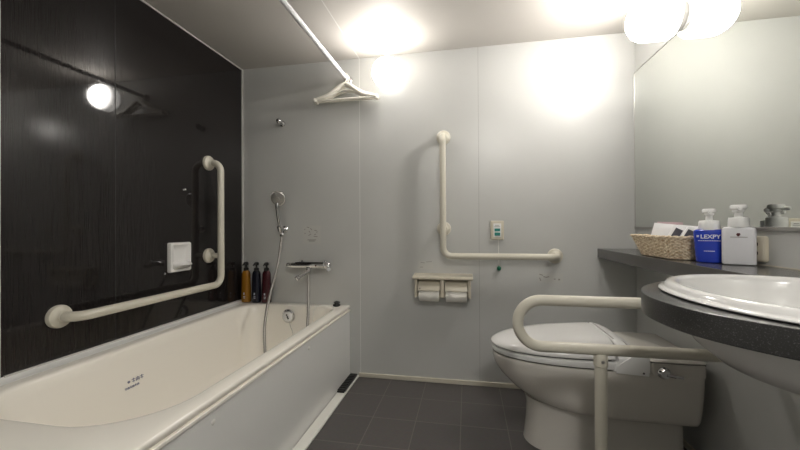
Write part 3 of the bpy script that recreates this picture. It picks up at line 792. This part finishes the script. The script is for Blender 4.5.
# packets
def packet(name, c, w, h, th, yaw, lean, roll, m, label, cat, group=None, band=None, film=True):
    t = thing(name, c, label, cat, group)
    def pil(w_, h_, th_, z0=0):
        bm = bmesh.new(); rows = []
        nu, nv = 10, 10
        for s in (1, -1):
            g = []
            for i in range(nu + 1):
                for j in range(nv + 1):
                    a, b = i / nu * 2 - 1, j / nv * 2 - 1
                    d = th_ * (1 - a ** 4) ** .5 * (1 - b ** 4) ** .5 if abs(a) < 1 and abs(b) < 1 else 0
                    d += .0006
                    g.append(bm.verts.new((a * w_ / 2, s * d + .0012 * math.sin(a * 5 + b * 3), z0 + (b + 1) / 2 * h_)))
            for i in range(nu):
                for j in range(nv):
                    q = [g[i * (nv + 1) + j], g[(i + 1) * (nv + 1) + j], g[(i + 1) * (nv + 1) + j + 1], g[i * (nv + 1) + j + 1]]
                    bm.faces.new(q if s == -1 else q[::-1])
            rows.append(g)
        for i in range(nu):
            for j in (0, nv):
                a, b = i * (nv + 1) + j, (i + 1) * (nv + 1) + j
                bm.faces.new((rows[0][a], rows[0][b], rows[1][b], rows[1][a]))
        for j in range(nv):
            for i in (0, nu):
                a, b = i * (nv + 1) + j, i * (nv + 1) + j + 1
                bm.faces.new((rows[0][a], rows[0][b], rows[1][b], rows[1][a]))
        return bm
    mt = Matrix.Translation(c) @ Matrix.Rotation(yaw, 4, 'Z') @ Matrix.Rotation(lean, 4, 'X') @ Matrix.Rotation(roll, 4, 'Y')
    bm = pil(w, h, th); bmesh.ops.transform(bm, matrix=mt, verts=bm.verts)
    finish('pouch', bm, m, t, angle=60)
    if band:
        for (x0, x1, mm) in band:
            bm = bmesh.new(); box(bm, x0, x1, -th - .0016, -th - .0002, .008, h * .93)
            bmesh.ops.transform(bm, matrix=mt, verts=bm.verts); finish('printed_band', bm, mm, t, smooth=False)
    return t
ZF = SZ + .012
g = 'amenity packets in the wicker basket'
packet('amenity_packet', (.832, 1.765, ZF), .125, .135, .007, math.radians(-66), -.28, .10, M['packet'], 'large white packet standing at left of basket', 'packet', g)
packet('amenity_packet', (.858, 1.775, ZF), .11, .142, .006, math.radians(-60), -.25, .04, M['packpink'], 'pinkish grey packet edge behind the large white one', 'packet', g)
packet('amenity_packet', (.822, 1.680, ZF), .075, .125, .005, math.radians(-58), -.22, .42, M['packet'], 'white packet with dark band in basket middle', 'packet', g, [(-.020, .010, M['packdark'])])
packet('amenity_packet', (.838, 1.620, ZF), .065, .118, .005, math.radians(-55), -.22, .42, M['packet'], 'white packet with dark band nearest the blue bottle', 'packet', g, [(-.020, .010, M['packdark'])])
packet('amenity_packet', (.893, 1.665, ZF), .12, .122, .005, math.radians(-60), -.18, .10, M['packet'], 'white packet leaning at back of basket against mirror side', 'packet', g)

# ------------------------------------------------------------------ toilet
TY = 1.782
tl = thing('toilet', (.55, TY, 0), 'white one-piece toilet with closed lid against right wall', 'toilet')
def tout(tip, rear, ry, z, L=.40, rc=.03, n=24, m=8):
    """egg front towards -X, straight back"""
    cx = tip + L; out = []
    for i in range(n + 1):
        a = PI / 2 + PI * i / n
        c, s = math.cos(a), math.sin(a)
        out.append((cx + L * math.copysign(abs(c) ** .92, c), TY + ry * math.copysign(abs(s) ** .92, s)))
    for j in range(1, m): out.append((cx + (rear - rc - cx) * j / m, TY - ry))
    for j in range(6):
        a = -PI / 2 + PI / 2 * j / 5; out.append((rear - rc + rc * math.cos(a), TY - ry + rc + rc * math.sin(a)))
    for j in range(6):
        a = PI / 2 * j / 5; out.append((rear - rc + rc * math.cos(a), TY + ry - rc + rc * math.sin(a)))
    for j in range(1, m): out.append((rear - rc + (cx - rear + rc) * j / m, TY + ry))
    return [Vector((x, y, z)) for x, y in out]
bm = bmesh.new()
loft(bm, [tout(.40, .885, .150, .196, .28), tout(.34, .895, .172, .197, .30), tout(.30, .905, .186, .205, .32), tout(.26, .908, .192, .222, .34), tout(.205, .912, .196, .26, .37), tout(.155, .915, .199, .31, .39), tout(.128, .917, .2005, .35, .40),
          tout(.118, .918, .201, .385, .40), tout(.118, .918, .2005, .398, .40), tout(.122, .916, .197, .405, .40), tout(.135, .905, .18, .406, .39)])
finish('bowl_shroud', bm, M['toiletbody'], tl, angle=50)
bm = bmesh.new()
loft(bm, [tout(.258, .875, .145, 0.001, .22), tout(.262, .875, .142, .02, .22), tout(.270, .875, .135, .10, .22), tout(.272, .875, .135, .17, .22), tout(.262, .81, .145, .21, .24)])
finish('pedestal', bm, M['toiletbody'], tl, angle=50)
# cistern block
bm = bmesh.new()
def rr(x0, x1, y0, y1, r, z): return rrect(x0, x1, y0, y1, r, z, 6, 4)
loft(bm, [rr(.712, .918, TY - .2005, TY + .2005, .022, .400), rr(.712, .918, TY - .2005, TY + .2005, .022, .449), rr(.716, .914, TY - .197, TY + .197, .02, .4495)])
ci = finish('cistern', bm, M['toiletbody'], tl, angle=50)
bm = bmesh.new()
loft(bm, [rr(.716, .916, TY - .198, TY + .198, .02, .4525), rr(.712, .920, TY - .2015, TY + .2015, .022, .4535), rr(.712, .920, TY - .2015, TY + .2015, .022, .457), rr(.718, .914, TY - .195, TY + .195, .02, .461)])
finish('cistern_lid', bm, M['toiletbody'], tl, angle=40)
finish('lid_gap', B(.72, .912, TY - .1965, TY + .1965, .448, .4535), M['darkgap'], ci, smooth=False)
# flush lever
fy = TY - .2005
fl = finish('flush_knob', lathe(bmesh.new(), [(.024, 0), (.024, .006), (.019, .012), (.016, .020), (0, .022)], axis_m((.762, fy, .414), (0, -1, 0)), 28), M['chrome'], tl)
bm = bmesh.new(); tube(bm, [(.765, fy - .018, .413), (.79, fy - .020, .409), (.822, fy - .018, .404)], [.007, .0065, .005], 10); finish('lever', bm, M['chrome'], fl)
# seat ring, lid
def shear(loop, tip, k, base):  # raise with x
    return [Vector((p.x, p.y, p.z + k * max(0, p.x - tip))) for p in loop]
bm = bmesh.new()
def so(off, z): return tout(.114 + off, .600 - off, .203 - off, z, .40, .015)
loft(bm, [shear(so(.012, .4115), .11, .0, 0), shear(so(.002, .413), .11, 0.0, 0), shear(so(0, .416), .11, 0.0, 0), shear(so(0, .430), .11, .022, 0), shear(so(.003, .4325), .11, .022, 0), shear(so(.014, .4335), .11, .022, 0)])
finish('seat', bm, M['plastic'], tl, angle=50)
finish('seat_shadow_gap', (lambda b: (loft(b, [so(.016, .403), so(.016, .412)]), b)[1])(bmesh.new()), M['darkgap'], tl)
bm = bmesh.new()
def lo(off, z, dome):
    k = off / .206
    out = []
    for p in tout(.110, .592, .206, z, .40, .012):
        x = .592 + (p.x - .592) * (1 - k); y = TY + (p.y - TY) * (1 - k)
        t = max(0, min(1, (x - .11) / .48))
        out.append(Vector((x, y, z + .012 * t + dome * (.45 + .55 * t))))
    return out
D = .046
loft(bm, [lo(.010, .4405, 0), lo(.002, .4415, 0), lo(0, .445, 0), lo(0, .450, 0), lo(.003, .455, .1 * D), lo(.010, .458, .32 * D), lo(.022, .460, .60 * D), lo(.04, .462, .80 * D), lo(.07, .463, .92 * D), lo(.12, .463, .98 * D), lo(.17, .463, D)], True, True)
finish('lid', bm, M['ceramic'], tl, angle=40)
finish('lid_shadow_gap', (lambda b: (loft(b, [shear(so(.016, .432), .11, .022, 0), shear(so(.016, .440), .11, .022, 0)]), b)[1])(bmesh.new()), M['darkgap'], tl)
# washlet rear unit
bm = bmesh.new(); loops = []
for k in range(-10, 11):
    s = k / 10; y = TY + .2045 * s
    f = (1 - abs(s) ** 7)
    zt = .462 + .058 * f ** .8; zr = .452 + .022 * f
    loops.append([Vector(p) for p in ((.578, y, .409), (.712, y, .409), (.7125, y, zr - .006), (.705, y, zr), (.665, y, zr + (zt - zr) * .55), (.630, y, zr + (zt - zr) * .9), (.602, y, zt), (.598, y, zt - .004), (.598, y, .455))])
loft(bm, loops)
ws = finish('washlet_unit', bm, M['plastic'], tl, angle=40)
# slits on the unit top
def on_unit(x0, x1, s0, s1, n=10):
    b = bmesh.new(); lps = []
    for i in range(n + 1):
        s = s0 + (s1 - s0) * i / n; y = TY + .2045 * s; f = 1 - abs(s) ** 7; zt = .462 + .058 * f ** .8; zr = .452 + .022 * f
        def zz(x):
            if x <= .602: return zt
            if x <= .63: return zt + (zr + (zt - zr) * .9 - zt) * (x - .602) / .028
            return zr + (zt - zr) * (.9 - .35 * (x - .63) / .035)
        lps.append([Vector((x0, y, zz(x0) - .004)), Vector((x1, y, zz(x1) - .004)), Vector((x1, y, zz(x1) + .0008)), Vector((x0, y, zz(x0) + .0008))])
    loft(b, lps); return b
finish('hinge_slit', on_unit(.603, .611, -.62, .86), M['label'], ws, smooth=False)
finish('vent_slit', on_unit(.646, .656, -.75, -.52), M['label'], ws, smooth=False)
finish('hinge_cap', lathe(bmesh.new(), [(.006, 0), (.006, .002), (0, .002)], Matrix.Translation((.607, TY + .2045 * .89, .5045)), 12), M['black'], ws)
# side bracket (near side)
bm = bmesh.new()
prf = [(.588, .403), (.708, .397), (.7105, .470), (.702, .478), (.652, .478), (.590, .430)]
loft(bm, [[(x, TY - .2035, z) for x, z in prf], [(x, TY - .2075, z) for x, z in prf]])
sb = finish('side_bracket', bm, M['plastic'], ws, smooth=False, bevel=.0015)
finish('screw', lathe(bmesh.new(), [(.004, 0), (.004, .001), (0, .001)], axis_m((.688, TY - .2076, .409), (0, -1, 0)), 10), M['black'], sb)
# water supply behind
bm = bmesh.new(); tube(bm, spline([(.93, TY + .03, .24), (.945, TY + .02, .2), (.955, TY, .16)], 6), .008, 10)
finish('supply_pipe', bm, M['chrome'], tl)

# ------------------------------------------------------------------ camera
cam = bpy.data.cameras.new('camera'); co = bpy.data.objects.new('camera', cam); COL.objects.link(co); scene.camera = co
cam.sensor_width = 36; cam.lens = 355.6 / 800 * 36; cam.clip_start = 0.02
yaw = math.radians(10.7)
R = Matrix.Rotation(yaw, 4, 'Z') @ Matrix.Rotation(PI / 2 + 0.0045, 4, 'X') @ Matrix.Rotation(-0.0055, 4, 'Z')
co.matrix_world = Matrix.Translation((0, 0, 1.0)) @ R

# ------------------------------------------------------------------ world and view
w = bpy.data.worlds.new('world'); scene.world = w; w.use_nodes = True
w.node_tree.nodes['Background'].inputs[0].default_value = (0.0, 0.0, 0.0, 1)
w.node_tree.nodes['Background'].inputs[1].default_value = 0
vs = scene.view_settings
vs.view_transform = 'Standard'; vs.look = 'None'; vs.gamma = 1.0; vs.use_curve_mapping = False; vs.exposure = 0.0
scene.cycles.max_bounces = 10; scene.cycles.diffuse_bounces = 6; scene.cycles.glossy_bounces = 5
scene.cycles.caustics_reflective = False
scene.cycles.use_denoising = True
